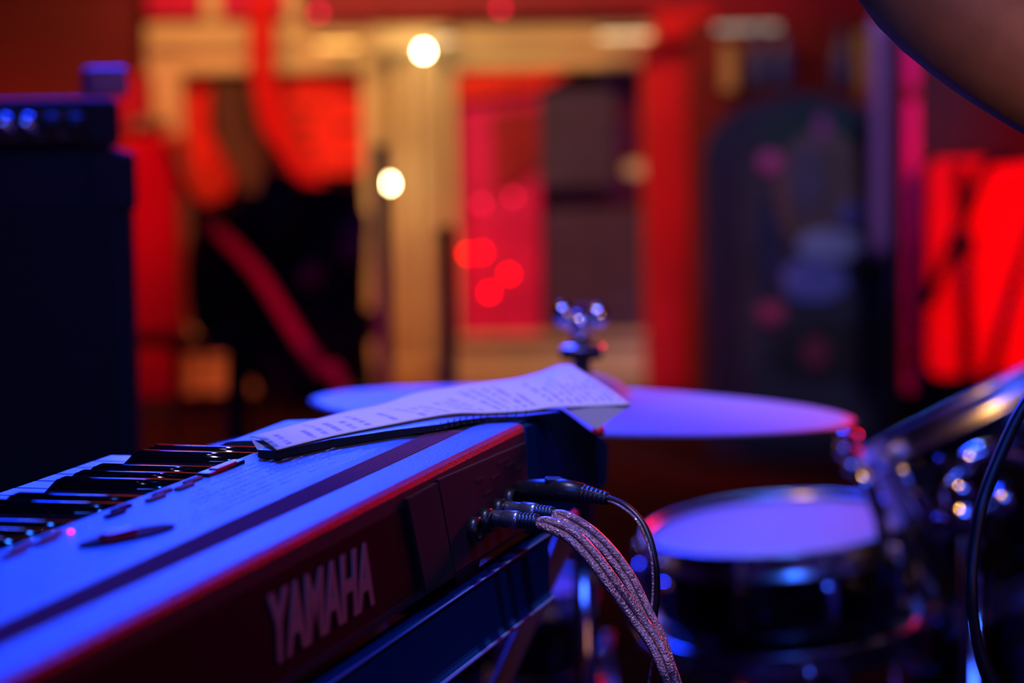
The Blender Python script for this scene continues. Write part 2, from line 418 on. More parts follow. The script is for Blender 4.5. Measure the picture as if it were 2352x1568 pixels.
for x, y, l in ((732, 30, 'small red lamp on the beam above the left window'), (1150, 20, 'small red lamp on the beam above the right window')):
    bulb(x, y, YB - .16, .010, 'rose_led', l, 'lamp', cord=None)

# big dark coat over a chair, left window ------------------------------------
ch = empty('high_chair', (atY(690, 900, 5.6).x, 5.6, 0)); cx0 = ch.location.x
tag(ch, 'dark high-backed chair in front of the left window', 'chair')
for sx in (-.14, .14):
    for sy in (-.13, .13): tube('leg', [(sx * 1.15, sy * 1.15, 0), (sx, sy, .44)], .016, 'blackmetal', ch)
box('seat', (0, 0, .46), (.36, .34, .06), 'brown', ch, .02)
box('backrest', (0, .15, .63), (.30, .04, .28), 'brown', ch, .015)
def blob_mesh(name, rings, m, n=28, wob=.015, parent=None):
    bm = bmesh.new(); R = []
    for (c, a, b) in rings:
        R.append([bm.verts.new(Vector(c) + Vector((a * math.cos(t) * (1 + wob * 3 * math.sin(5 * t + c[2] * 20)), b * math.sin(t), wob * math.sin(3 * t + c[2] * 11)))) for t in [2 * math.pi * k / n for k in range(n)]])
    for A, B in zip(R[:-1], R[1:]):
        for k in range(n): bm.faces.new((A[k], A[(k + 1) % n], B[(k + 1) % n], B[k]))
    bm.faces.new(R[0]); bm.faces.new(R[-1])
    o = link(name, to_me(bm), m, parent, True); s = o.modifiers.new('s', 'SUBSURF'); s.levels = 1; s.render_levels = 1; return o
def pr(x, y, hw, Y=5.45, d=.12): p = atY(x, y, Y); return ((p.x, p.y, p.z), hw / FPX * Y, d)
coat = blob_mesh('coat', [pr(690, 915, 80), pr(685, 880, 120), pr(690, 790, 150), pr(695, 700, 148), pr(700, 600, 145, d=.13), pr(705, 520, 140), pr(705, 460, 118, d=.10), pr(700, 425, 60, d=.07)], 'blackcloth')
tag(coat, 'bulky dark coat draped over chair before the left window', 'coat')
co2 = blob_mesh('bag', [pr(500, 768, 55, 6.0), pr(505, 720, 72, 6.0), pr(500, 600, 78, 6.0), pr(505, 520, 70, 6.0), pr(520, 470, 45, 6.0, .06)], 'blackcloth')
bag = blob_mesh('rucksack', [pr(655, 560, 22, 5.2, .05), pr(645, 500, 55, 5.2, .07), pr(640, 440, 52, 5.2, .07), pr(640, 395, 25, 5.2, .04)], 'brown')
bag.name = 'hood'; bag.parent = coat
tag(co2, 'black bag sitting on a stool left of the draped coat', 'bag')
sz = atY(500, 772, 6.0); sto = empty('stool', (sz.x, 6.0, 0)); tag(sto, 'thin-legged black stool under the black bag', 'stool')
lathe('seat', [(0, -.03), (.13, -.03), (.14, -.015), (.13, 0), (0, 0)], 'blackmetal', sto, 32, loc=(0, 0, sz.z - .002))
for a in (.5, 2.07, 3.64, 5.21): tube('leg', [(.10 * math.cos(a), .10 * math.sin(a), sz.z - .03), (.13 * math.cos(a), .13 * math.sin(a), 0)], .007, 'blackmetal', sto)
sc = blob_mesh('scarf', [pr(805, 610, 22, 5.25, .03), pr(805, 570, 40, 5.25, .05), pr(815, 520, 36, 5.25, .05), pr(825, 485, 12, 5.25, .03)], 'plumcloth'); tag(sc, 'plum scarf bunched on the right shoulder of the coat', 'scarf')
sc2 = blob_mesh('mitten', [pr(715, 665, 18, 5.25, .03), pr(712, 635, 38, 5.25, .05), pr(720, 600, 14, 5.25, .03)], 'plumcloth'); tag(sc2, 'small dark red knitted hat lying on the coat', 'hat'); sc2.name = 'knitted_hat'
# curved crimson tube
hz = tube('curved_tube', [atY(a, b, c_) for a, b, c_ in [(350, 292, 6.26), (385, 345, 6.0), (425, 430, 5.5), (462, 492, 5.1), (530, 560, 4.8), (590, 625, 4.6), (640, 700, 4.5), (690, 780, 4.4), (740, 850, 4.4), (790, 905, 4.4)]] + [Vector((-.22, 4.4, .014))], [.007, .008, .010, .014, .0145, .0145, .0145, .0145, .0145, .0145, .0145], 'redhose', curve=6, n=14)
tag(hz, 'long curved crimson tube sweeping down across the left window', 'tube')
# red column left
rc = empty('red_pillar', (atY(352, 905, 6.4).x, 6.4, 0))
struct(rc); rc.name = 'trim_8'
def rcp(n, a): o = pbox(n, *a[:4], 6.3, .2, a[4], bev=.015); o.parent = rc; o.location -= rc.location; return o
rcp('pillar_shaft', (285, 310, 412, 775, 'redpaint')); rcp('pillar_collar', (280, 775, 425, 800, 'blackmetal')); rcp('pillar_base', (285, 800, 410, 925, 'redpaint')); rcp('pillar_cap', (290, 275, 370, 310, 'blackmetal'))
struct(pbox('trim_9', 262, 168, 340, 300, 6.9, .1, 'reddark'))
# black microphone stand, right window
ms = empty('microphone_stand', (atY(1030, 860, 4.2).x, 4.2, 0)); tag(ms, 'dark microphone stand before the column at the right window', 'stand')
topz = atY(1040, 520, 4.2).z
tube('pole', [(0, 0, .02), (0, 0, topz)], .016, 'blackmetal', ms); lathe('base_plate', [(0, 0), (.13, 0), (.13, .015), (.02, .03), (0, .03)], 'blackmetal', ms, 32)
lathe('clutch', [(0, 0), (.022, 0), (.022, .06), (0, .06)], 'blackmetal', ms, 16, loc=(0, 0, topz * .55))

# ============================================================ RIGHT BACKGROUND
# alcove wall behind the arched board
struct(pbox('trim_10', 1600, 40, 2075, 960, 7.1, .3, 'wall'))
struct(pbox('trim_11', 1660, 95, 1692, 210, 7.0, .05, 'cream_old')); struct(pbox('trim_12', 1972, 70, 2004, 245, 7.0, .05, 'cream_old'))
def bottle(x, y, label, m='bottleblue'):
    c = atY(x, y, 6.9); lo = lathe('bottle', [(0, 0), (.026, 0), (.028, .01), (.028, .09), (.010, .125), (.010, .16), (.012, .165), (0, .165)], m, None, 20, loc=c)
    tag(lo, label, 'bottle')
M['bottleblue'] = mat('deep blue glass', (.05, .09, .5), .15, spec=.8)
shelf = struct(pbox('trim_13', 1695, 200, 1970, 212, 6.85, .15, 'blackmetal', bev=.002))
for x, l in ((1745, 'blue bottle at the left end of the dark shelf'), (1800, 'blue bottle second from the left on the shelf'), (1935, 'blue bottle at the right end of the dark shelf')): bottle(x, 198, l)
# arched painted board
ab = empty('painted_board', (atY(1840, 900, 6.3).x, 6.3, 0)); tag(ab, 'tall arched black board painted with blurred pale shapes', 'painting')
zt, zb = atY(1840, 215, 6.3).z, .03
xl, xr = atY(1620, 500, 6.3).x, atY(2058, 500, 6.3).x; hw = (xr - xl) / 2
arch = [(-hw, zb), (hw, zb)] + [(hw * math.cos(t), zt - .16 + .16 * math.sin(t)) for t in [math.pi * k / 20 for k in range(21)]]
prism('board', arch, 'y', 0, .06, 'paint_dark', ab, .0)
inn = [(x * .72 + .02, zb + .05 + (z - zb) * .88) for x, z in arch]
prism('painted_field', inn, 'y', -.012, .0, mat('dark painted field', (.035, .032, .035), .7, var=.5, scale=5), ab)
def blob(cx, cy, a, b, c, rot=0, nm='painted_shape', k=0):
    p = atY(cx, cy, 6.3) - ab.location; s = 6.3 / FPX
    prism(nm, ellpoly(p.x, p.z, a * s, b * s, 28, rot), 'y', -.018 - k * .003, -.011, mat('paint %d %d' % (cx, cy), c, .7, var=.35, scale=14), ab)
blob(1860, 310, 120, 60, (.004, .03, .02)); blob(1885, 440, 115, 140, (.12, .07, .045), k=1); blob(1900, 800, 130, 70, (.02, .015, .01)); blob(1765, 560, 22, 120, (.004, .02, .06), k=1)
blob(1905, 562, 78, 34, (.30, .30, .42), k=3); blob(1868, 640, 75, 50, (.16, .17, .42), k=2); blob(1765, 372, 26, 24, (.5, .07, .22), k=2); blob(1885, 292, 16, 34, (.28, .05, .16), k=2)
blob(1950, 490, 34, 26, (.12, .10, .28), k=3, rot=.6); blob(1768, 718, 30, 24, (.40, .05, .10), k=2); blob(1872, 808, 28, 34, (.32, .03, .05), k=2); blob(1990, 615, 55, 30, (.004, .004, .01), k=4); blob(1850, 410, 40, 80, (.10, .07, .10), k=2)
# mauve hanging strip, black post, red post
M['mauve'] = mat('mauve cloth', (.42, .16, .32), .8, var=.1)
tag(curtain('hanging_strip', [(2000, 40), (2002, 300), (2000, 600)], [(2046, 40), (2050, 300), (2042, 600)], 6.0, 'mauve', 2, .008, 16), 'narrow mauve cloth strip hanging beside the arched board', 'cloth')
struct(pbox('trim_14', 2052, -60, 2075, 960, 5.9, .12, 'blackmetal'))
rp = struct(empty('trim_15', (atY(2093, 900, 5.8).x, 5.8, 0)))
for a in ((-40, 205), (228, 812), (830, 905)):
    o = pbox('red_post_section', 2076, a[0], 2111, a[1], 5.75, .06, 'crimson', bev=.008); o.parent = rp; o.location -= rp.location
for a in ((205, 228), (812, 830)):
    o = pbox('post_band', 2074, a[0], 2113, a[1], 5.745, .07, 'reddark', bev=.004); o.parent = rp; o.location -= rp.location
struct(pbox('wall_side', 2112, -80, 2900, 960, 5.9, .1, 'ceiling'))
COL.objects['wall_side'].name = 'trim_16'
rpn = empty('red_panel', (atY(2300, 870, 5.7).x, 5.7, 0)); tag(rpn, 'big bright red round-cornered panel at the right edge', 'panel')
def rrect(x0, y0, x1, y1, r, n=6):
    out = []
    for (cx, cy, a) in ((x1 - r, y1 - r, 0), (x0 + r, y1 - r, 90), (x0 + r, y0 + r, 180), (x1 - r, y0 + r, 270)):
        out += [(cx + r * math.cos(math.radians(a + 90 * k / n)), cy + r * math.sin(math.radians(a + 90 * k / n))) for k in range(n + 1)]
    return out
A_, B_ = atY(2130, 865, 5.7) - rpn.location, atY(2560, 358, 5.7) - rpn.location
prism('panel_face', rrect(A_.x, A_.z, B_.x, B_.z, .035), 'y', 0, .04, 'redpaint', rpn)
prism('panel_rim', rrect(A_.x - .012, A_.z - .012, B_.x + .012, B_.z + .012, .045), 'y', .015, .06, 'blackmetal', rpn)
tube('panel_support', [(-.1, .08, 0), (-.1, .05, B_.z)], .02, 'blackmetal', rpn); tube('panel_support', [(.3, .08, 0), (.3, .05, B_.z)], .02, 'blackmetal', rpn)
# folding stand in front of the panel
fs = empty('folding_stand', (atY(2230, 900, 5.3).x, 5.3, 0)); tag(fs, 'dark folding stand with crossed legs before the red panel', 'stand')
def seg(n, a, b, r): tube(n, [atY(*a, 5.3) - fs.location, atY(*b, 5.3) - fs.location], r, 'blackmetal', fs)
seg('leg', (2268, 372), (2130, 700), .013); seg('leg', (2205, 380), (2228, 1000), .015); seg('leg', (2380, 480), (2235, 1000), .013); seg('crossbar', (2265, 372), (2420, 360), .010)
lathe('hinge', [(0, -.02), (.025, -.02), (.025, .02), (0, .02)], 'blackmetal', fs, 16, loc=atY(2212, 560, 5.3) - fs.location, rot=(math.pi / 2, 0, 0))

# ============================================================ AMPLIFIER (left)
YA = 2.26
def apx(x, y): return atY(x, y, YA)
xr_, xl_ = apx(268, 400).x, apx(268, 400).x - .62
zc_, zh = atY(150, 345, YA).z, atY(150, 232, YA).z
ac = empty('speaker_cabinet', ((xl_ + xr_ + .02) / 2, YA, 0)); tag(ac, 'large black bass speaker cabinet at the left edge', 'speaker')
w = xr_ + .012 - xl_
AR = math.radians(14)
box('cabinet_body', (0, .2, zc_ / 2), (w, .40, zc_), 'amp', ac, .012)
box('grille_cloth', (0, -.004, zc_ / 2 - .01), (w - .05, .01, zc_ - .08), 'grille', ac, .003)
for sx in (-1, 1):
    for zz in (.03, zc_ - .03): box('corner_guard', (sx * (w / 2 - .02), .01, zz), (.045, .03, .055), 'amp', ac, .006)
ah = empty('amplifier_head', (ac.location.x - .01, YA, zc_)); tag(ah, 'black amplifier head with glinting knobs on top of the cabinet', 'amplifier')
hh = zh - zc_
box('head_case', (.006, .2, hh / 2 + .002), (w - .012, .39, hh), 'amp', ah, .008)
box('control_plate', (0, .004, hh * .52), (w - .07, .012, hh * .62), 'ampface', ah, .002)
for i, px in enumerate((15, 65, 118, 172)):
    p = apx(px, 285) - ah.location
    k = lathe('knob', [(0, 0), (.0095, 0), (.009, .013), (.007, .016), (0, .016)], 'chrome' if i < 2 else 'jack', ah, 20, loc=(p.x, 0, p.z), rot=(math.pi / 2, 0, 0))
for px in (15, 66):  # glowing dots stand in for coloured reflections on the chrome knobs
    p = apx(px, 270) - ah.location
    lathe('blue_knob_glint', [(0, 0), (.0022, 0), (.0018, .003), (0, .004)], 'blue_glint', ah, 12, loc=(p.x, -.004, p.z + .001), rot=(math.pi / 2, 0, 0))
    lathe('red_knob_glint', [(0, 0), (.002, 0), (.0018, .003), (0, .004)], 'rose_led', ah, 12, loc=(p.x + .0035, -.004, p.z - .009), rot=(math.pi / 2, 0, 0))
hd = tube('handle', [(-.08, .1, hh), (-.07, .1, hh + .02), (.07, .1, hh + .02), (.08, .1, hh)], .006, 'jack', ah)
box('tuner_pedal', atY(300, 178, 2.35) + Vector((0, .04, .006 * 0)), (.04, .07, .028), mat('purple enamel', (.25, .05, .2), .4), None, .004)
tp = COL.objects['tuner_pedal']; tp.location.z = zh + .018; tag(tp, 'small purple pedal box lying on the amplifier head', 'pedal')

piv = Vector((xr_ + .012, YA, 0))
bpy.context.view_layer.update()
for o in (ac, ah, tp):
    o.matrix_world = Matrix.Translation(piv) @ Matrix.Rotation(AR, 4, 'Z') @ Matrix.Translation(-piv) @ o.matrix_world
# ============================================================ DRUMS
def drum(name, label, c, r, h, normal, lugs=8, hoop=.020, both=True, cat='drum'):
    q = Vector(normal).normalized().to_track_quat('Z', 'Y'); t = empty(name, c, q.to_euler())
    # origin: centre of the batter head; shell goes down local -z
    lathe('shell', [(0, -h), (r, -h), (r, -.012), (r - .004, -.004), (r - .012, -.004)], 'shell', t, 64)
    lathe('drumhead', [(0, 0), (r - .004, 0), (r + .002, -.002), (r + .003, -.010), (r, -.012)], 'drumhead', t, 64)
    def hp(z0, s): return [(r + .003, z0), (r + .0045, z0 + .004 * s), (r + .0075, z0 + .0042 * s), (r + .0085, z0 + .001 * s), (r + .007, z0 - .008 * s), (r + .0075, z0 - (hoop - .004) * s), (r + .013, z0 - hoop * s), (r + .013, z0 - (hoop + .003) * s), (r + .003, z0 - (hoop + .003) * s)]
    lathe('hoop', hp(.002, 1), 'hoopchrome', t, 64)
    if both: lathe('bottom_hoop', hp(-h - .004, -1), 'hoopchrome', t, 64)
    for k in range(lugs):
        a = 2 * math.pi * (k + .5) / lugs; d = Vector((math.cos(a), math.sin(a), 0))
        lg = box('lug', d * (r + .009) + Vector((0, 0, -h * .42)), (.018, .016, min(.055, h * .4)), 'chrome', t, .005, 2, rot=(0, 0, a))
        bm = bmesh.new(); bm_tube(bm, [(0.003, 0, .0), (.003, 0, h * .42 - .012)], .0028, 8); link('tension_rod', to_me(bm), 'chrome', lg, True)
        bm = bmesh.new(); bm_tube(bm, [(.003, 0, h * .42 - .016), (.003, 0, h * .42 - .004)], .0055, 8); link('rod_head', to_me(bm), 'chrome', lg, True)
    return tag(t, label, cat), q
def legs(t, q, r, h, n=3, ang0=.5):
    inv = t.matrix_basis.inverted() if False else (Matrix.Translation(t.location) @ q.to_matrix().to_4x4()).inverted()
    for k in range(n):
        a = ang0 + 2 * math.pi * k / n; p = t.location + Vector((math.cos(a), math.sin(a), 0)) * (r + .03)
        top = Vector((p.x, p.y, t.location.z - h * .5)); bot = Vector((p.x + .03 * math.cos(a), p.y + .03 * math.sin(a), .012))
        tube('leg', [inv @ top, inv @ bot], .005, 'chrome', t, 10)
        tube('leg_bracket', [inv @ (top + Vector((-math.cos(a) * .028, -math.sin(a) * .028, -.02))), inv @ (top + Vector((.004 * math.cos(a), .004 * math.sin(a), -.02)))], .012, 'chrome', t, 12)
        tube('rubber_foot', [inv @ (bot + Vector((0, 0, .03))), inv @ Vector((bot.x, bot.y, .0))], .010, 'jack', t, 10)
def stand_basket(name, label, c, h_under):
    t = empty(name, (c.x, c.y, 0)); z = c.z - h_under
    tube('post', [(0, 0, .16), (0, 0, z - .06)], .011, 'chrome', t); tube('post_sleeve', [(0, 0, .12), (0, 0, z * .55)], .014, 'chrome', t)
    for k in range(3):
        a = .6 + 2 * math.pi * k / 3; d = Vector((math.cos(a), math.sin(a), 0))
        tube('basket_arm', [Vector((0, 0, z - .06)), d * .09 + Vector((0, 0, z - .04)), d * .155 + Vector((0, 0, z - .012)), d * .163 + Vector((0, 0, z + .015))], .006, 'chrome', t, 10)
        tube('leg', [Vector((0, 0, .26)), d * .12 + Vector((0, 0, .14)), d * .26 + Vector((0, 0, .012))], .007, 'chrome', t, 10)
        tube('rubber_foot', [d * .25 + Vector((0, 0, .022)), d * .275 + Vector((0, 0, .003))], .011, 'jack', t, 10)
    return tag(t, label, 'stand')
# snare drum
cs = atY(1788, 1212, 2.5)
sn, q = drum('snare_drum', 'black snare drum with white head and chrome hoops, nearest upright drum', cs, .134, .115, (-.075, -.045, 1), 10)
stand_basket('snare_stand', 'chrome tripod stand carrying the black snare drum', cs, .125)
# tilted rack tom, upper right
ct = atY(2290, 890, 2.42)
rt, q = drum('rack_tom', 'tilted black rack tom with chrome hoop at the right edge', ct, .152, .19, (-.44, .20, .90), 6, hoop=.022)
# second upright drum at far right
c2 = atY(2420, 1238, 2.62)
ft, q = drum('floor_tom', 'black floor tom with chrome rim partly cut by the right edge', c2, .150, .25, (.02, .0, 1), 8)
legs(ft, q, .150, .25)
# small drum behind the keyboard
c3 = atY(1165, 1350, 2.62)
sd, q = drum('small_tom', 'small drum with pale head seen between keyboard rail and cables', c3, .086, .12, (-.05, -.02, 1), 6, hoop=.016)
legs(sd, q, .086, .12, ang0=.3)
# chrome holder between tom and floor tom
th = empty('tom_holder', (atY(2235, 1150, 2.2).x, 2.2, 0)); tag(th, 'chrome tom holder post with clamps beneath the tilted tom', 'stand')
hp_ = lambda x, y, Y=2.2: atY(x, y, Y) - th.location
tube('post', [(0, 0, .02), hp_(2240, 1130)], .013, 'chrome', th, 20)
tube('arm', [hp_(2240, 1130), hp_(2225, 1060), hp_(2290, 1035), hp_(2380, 1060)], .010, 'chrome', th, 14, curve=6)
for (x, y, r, h, rx) in ((2205, 1135, .017, .03, 1.2), (2210, 1205, .022, .03, .4), (2300, 1150, .015, .03, 1.4)):
    lathe('clamp', [(0, 0), (r, 0), (r * 1.05, h * .3), (r * .8, h), (0, h)], 'chrome', th, 24, loc=hp_(x, y, 2.17), rot=(rx, .3, 0))
for (x, y) in ((2180, 1075), (2260, 1215), (2175, 1210)):
    p = hp_(x, y, 2.16); w_ = box('wing_screw', p, (.030, .006, .012), 'chrome', th, .0028, 2, rot=(.3, .5, .2))
for k in range(3):
    a = .1 + k * 2.1; tube('leg', [(0, 0, .2), (.16 * math.cos(a), .16 * math.sin(a), .012)], .009, 'chrome', th)
    tube('rubber_foot', [(.15 * math.cos(a), .15 * math.sin(a), .02), (.17 * math.cos(a), .17 * math.sin(a), .003)], .012, 'jack', th)
# hoop claw cluster at the left end of the tom + tuning wings
lc = empty('hoop_clamp', atY(1955, 1040, 2.36)); tag(lc, 'chrome clamp gripping the left end of the tilted tom hoop', 'clamp')
for i, (x, y, s) in enumerate(((1948, 1002, .022), (1950, 1040, .026), (1962, 1075, .020))):
    p = atY(x, y, 2.36) - lc.location; box('jaw' if i != 1 else 'clamp_body', p, (s, .02, .014), 'chrome', lc, .005, 3, rot=(0, .4, 0))
pts = [atY(a, b, 2.34) - lc.location for a, b in ((1975, 1075), (1998, 1130), (2020, 1190), (2030, 1235))]
tube('clamp_rod', pts, .007, 'chrome', lc, 12)

# cymbal ------------------------------------------------------------
cc = atY(1337, 932, 2.0); nrm = Vector((.052, .045, 1)).normalized(); cq = nrm.to_track_quat('Z', 'Y')
cy = empty('crash_cymbal', cc, cq.to_euler()); tag(cy, 'large thin bronze cymbal glowing blue behind the paper', 'cymbal')
R_ = .227; prof = [(0.006, .026), (.012, .0262), (.028, .022), (.040, .012), (.046, .009), (.10, .0065), (.16, .003), (R_ - .01, -.001), (R_, -.002), (R_ - .001, -.0032), (.16, .0015), (.10, .005), (.046, .0075), (.006, .0245)]
lathe('cymbal_plate', prof, 'cymbal', cy, 96)
cs2 = empty('cymbal_stand', (cc.x, cc.y, 0)); tag(cs2, 'straight cymbal stand with chrome wing nut above the cymbal', 'stand')
rel = lambda x, y: atY(x, y, 2.0) - cs2.location
tube('post', [(0, 0, .3), (0, 0, cc.z - .05)], .010, 'chrome', cs2); tube('rod', [(0, 0, cc.z - .06), (.001, 0, cc.z + .085)], .0035, 'blackmetal', cs2)
lathe('bottom_felt', [(0.004, -.03), (.018, -.03), (.018, .0), (.004, .0)], 'felt', cs2, 24, loc=(0, 0, cc.z + .02))
zf = rel(1337, 812).z
lathe('top_felt', [(0, -.004), (.017, -.004), (.018, 0), (.017, .005), (0, .005)], 'felt', cs2, 24, loc=(0, 0, zf))
lathe('sleeve', [(0, -.025), (.008, -.025), (.007, .018), (.005, .022), (0, .022)], 'jack', cs2, 20, loc=(0, 0, zf))
lathe('washer', [(0, 0), (.019, 0), (.019, .0018), (0, .0018)], 'chrome', cs2, 24, loc=(0, 0, zf + .005))
zw = rel(1335, 738).z
wn_ = lathe('wing_nut', [(0, -.014), (.0075, -.014), (.008, -.002), (.006, .008), (0, .009)], 'chrome', cs2, 20, loc=(0, 0, zw))
for s in (-1, 1):
    lathe('wing', [(0, -.004), (.005, -.0035), (.0085, -.001), (.0085, .001), (.005, .0035), (0, .004)], 'chrome', wn_, 20, loc=(s * .014, 0, .004 + (.002 if s < 0 else 0)), rot=(math.pi / 2, s * .2, 0)).scale = (1, 1.35, 1)
for k in range(3):
    a = .9 + k * 2.09; tube('leg', [(0, 0, .33), (.3 * math.cos(a), .3 * math.sin(a), .012)], .008, 'chrome', cs2)
    tube('rubber_foot', [(.29 * math.cos(a), .29 * math.sin(a), .02), (.315 * math.cos(a), .315 * math.sin(a), .003)], .012, 'jack', cs2)

# ============================================================ KEYBOARD
ANG = math.radians(16.32)
AX = Vector((math.sin(ANG), math.cos(ANG), 0)); NY = Vector((-math.cos(ANG), math.sin(ANG), 0))
O = Vector((.00476, 1.40285, 0))
ZT = .806
kb = empty('digital_keyboard', (O.x, O.y, .742), (0, 0, math.pi / 2 - ANG))
tag(kb, 'black digital keyboard seen from behind with white maker name', 'keyboard')
def kl(p): v = Vector(p) - O; return Vector((v.dot(AX), v.dot(NY), v.z - .742))  # world -> keyboard space
def kw(x, y, z): return O + AX * x + NY * y + Vector((0, 0, z))
zt_ = ZT - .742
X0, X1 = -.97, .10
# printed top panel material: rows of pale marks
def print_mat(name, base_mat_args, rowdir, colour, mask_lo, mask_hi, rows, cols, thr):
    m = mat(name, *base_mat_args[0], **base_mat_args[1]); nt = m.node_tree; b = nt.nodes['Principled BSDF']
    return m
tm = M['plastic']
# body profile (y,z) in keyboard space
prof = [(0.0006, 0), (0, .004), (0, zt_ - .0045), (.0012, zt_ - .0018), (.0038, zt_ - .0002), (.0065, zt_), (.0245, zt_ + .0006), (.0262, zt_ - .0024), (.0440, zt_ - .0024), (.0440, zt_ + .0002), (.050, zt_ + .0008), (.1125, zt_ + .0008), (.1165, zt_ - .0008), (.1175, zt_ - .016), (.240, zt_ - .026), (.240, .004), (.236, 0)]
body = prism('case_body', prof, 'x', X0, .0065, 'plastic', kb)
for p in body.data.polygons: p.use_smooth = False
# red-catching rear ridge is part of the profile; bass-end cheek block
prism('cheek_block', [(0.115, .002), (.115, zt_ + .0005), (.150, zt_ - .0015), (.175, zt_ - .012), (.226, zt_ - .024), (.236, .004)], 'x', -.083, .0065, 'plastic', kb, .001)
prism('cheek_block', [(0.115, .002), (.115, zt_ + .0005), (.16, zt_ + .0005), (.226, zt_ - .004), (.236, .004)], 'x', X0, X0 + .055, 'plastic', kb, .001)
# end cap
bm = bmesh.new()
ec = [(.007, zt_ + .0006), (.101, zt_ - .0038), (.212, zt_ - .040), (.206, -.006), (.05, -.010), (.007, -.002)]
def ring(y, dz): return [bm.verts.new((x, y, z + dz * (1 if z > .01 else 0))) for x, z in ec]
ra, rb_, rc_, rd = ring(0, 0), ring(.045, 0), ring(.11, -.004), ring(.225, -.024)
for A, B in ((ra, rb_), (rb_, rc_), (rc_, rd)):
    for k in range(6): bm.faces.new((A[k], A[(k + 1) % 6], B[(k + 1) % 6], B[k]))
bm.faces.new(ra); bm.faces.new(rd); bmesh.ops.recalc_face_normals(bm, faces=bm.faces[:])
bmesh.ops.bevel(bm, geom=bm.edges[:], offset=.003, segments=3, affect='EDGES')
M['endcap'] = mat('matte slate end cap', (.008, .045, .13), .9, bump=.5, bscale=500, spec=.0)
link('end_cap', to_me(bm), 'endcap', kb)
box('groove_strip', (-.499, .0351, zt_ - .0012), (.94, .0178, .0024), 'groove', kb, 0)
for k in range(8):
    y = .0275 + k * .0021
    box('groove_rib', (-.366, y, zt_ + .0001), (.66, .0009, .0009), 'groove', kb, 0)
box('groove_floor', (-.015, .035, zt_ - .0006), (.03, .016, .0010), 'felt', kb, 0)
# keys: 61, C at the bass (right) end; x decreases toward treble
wp = .0236; xk = -.086
bmw = bmesh.new(); bm_box(bmw, (0, .170, 0), (wp - .0011, .105, .012), .0012, 2); mw = to_me(bmw); mw.materials.append(M['whitekey'])
def bk_me():
    bm = bmesh.new(); w0, w1 = .0105 / 2, .0088 / 2
    L = [(-w0, .110, 0), (w0, .110, 0), (w0, .194, 0), (-w0, .194, 0), (-w1, .110, .0105), (w1, .110, .0105), (w1, .1835, .0105), (-w1, .1835, .0105)]
    v = [bm.verts.new(p) for p in L]
    for f in ((0, 1, 2, 3), (4, 5, 6, 7), (0, 1, 5, 4), (1, 2, 6, 5), (2, 3, 7, 6), (3, 0, 4, 7)): bm.faces.new([v[i] for i in f])
    bmesh.ops.recalc_face_normals(bm, faces=bm.faces[:]); bmesh.ops.bevel(bm, geom=bm.edges[:], offset=.0016, segments=3, affect='EDGES'); return to_me(bm)
mb = bk_me(); mb.materials.append(M['blackkey'])
for p in mb.polygons: p.use_smooth = True
zk = zt_ - .0165
for i in range(36):
    o = link('white_key', mw, None, kb, loc=(xk - wp * (i + .5), 0, zk - .0))
    if i % 7 in (0, 1, 3, 4, 5) and i < 35:
        d = {0: -.0014, 1: .0014, 3: -.002, 4: 0, 5: .002}[i % 7]
        link('black_key', mb, None, kb, loc=(xk - wp * (i + 1) - d * -1, 0, zk + .006))
# buttons on the edge
bx = -.215; i = 0
k_b = 0
for x, y in ((0, 1278), (32, 1262), (70, 1248), (95, 1235), (215, 1185), (245, 1172), (300, 1148), (330, 1135), (372, 1122), (415, 1108)):
    q = kl(atZ(x, y, ZT)); bright = x < 120 or x > 290
    bm = bmesh.new(); bm_box(bm, (0, 0, 0), (.0185, .0038, .0018), .0008, 3); me = to_me(bm)
    o = link('button', me, 'pad' if bright else 'paddark', kb, True, loc=(q.x, .1040 + (.0022 if k_b % 2 else -.0018), zt_ + .0014)); k_b += 1
# black display strip with red face
q0, q1 = kl(atZ(455, 1098, ZT)), kl(atZ(562, 1066, ZT))
dl = box('display_bezel', ((q0.x + q1.x) / 2, .107, zt_ + .0016), (q1.x - q0.x, .007, .0022), 'jack', kb, .0006)
dl2 = box('display_window', (0, -.001, .0012), ((q1.x - q0.x) * .55, .005, .0014), 'redplastic', dl, .0004)
# slider with red knob
qs0, qs1 = kl(atZ(188, 1262, ZT)), kl(atZ(398, 1212, ZT)); qm = (qs0 + qs1) / 2
an = math.atan2(qs1.y - qs0.y, qs1.x - qs0.x)

sl = prism('slider_slot', ellpoly(0, 0, .030, .0085, 24), 'z', 0, .0012, 'felt', kb); sl.location = (qm.x - .001, qm.y, zt_ + .0008); sl.rotation_euler = (0, 0, an)
kk = box('slider_knob', (-.006, 0, .002), (.020, .007, .0045), 'redplastic', sl, .0018, 3)
ql = kl(atZ(163, 1228, ZT)); lathe('indicator_light', [(0, 0), (.0013, 0), (.0010, .0012), (0, .0014)], 'pink_led', kb, 14, loc=(ql.x, ql.y, zt_ + .001))
# printed marks on the panel: several short pale bars joined (flat print)
bm = bmesh.new()
for r in range(8):
    y = .058 + r * .0058; x = -.34 + r * .012
    while x < -.12 + r * .004:
        w_ = random.uniform(.002, .008)
        if random.random() < .7: bm_box(bm, (x + w_ / 2, y, 0), (w_, .0011, .0001))
        x += w_ + random.uniform(.001, .003)
o = link('panel_print', to_me(bm), mat('pale panel print', (.30, .30, .42), .6), kb, loc=(0, 0, zt_ + .0009)); o['kind'] = 'stuff'
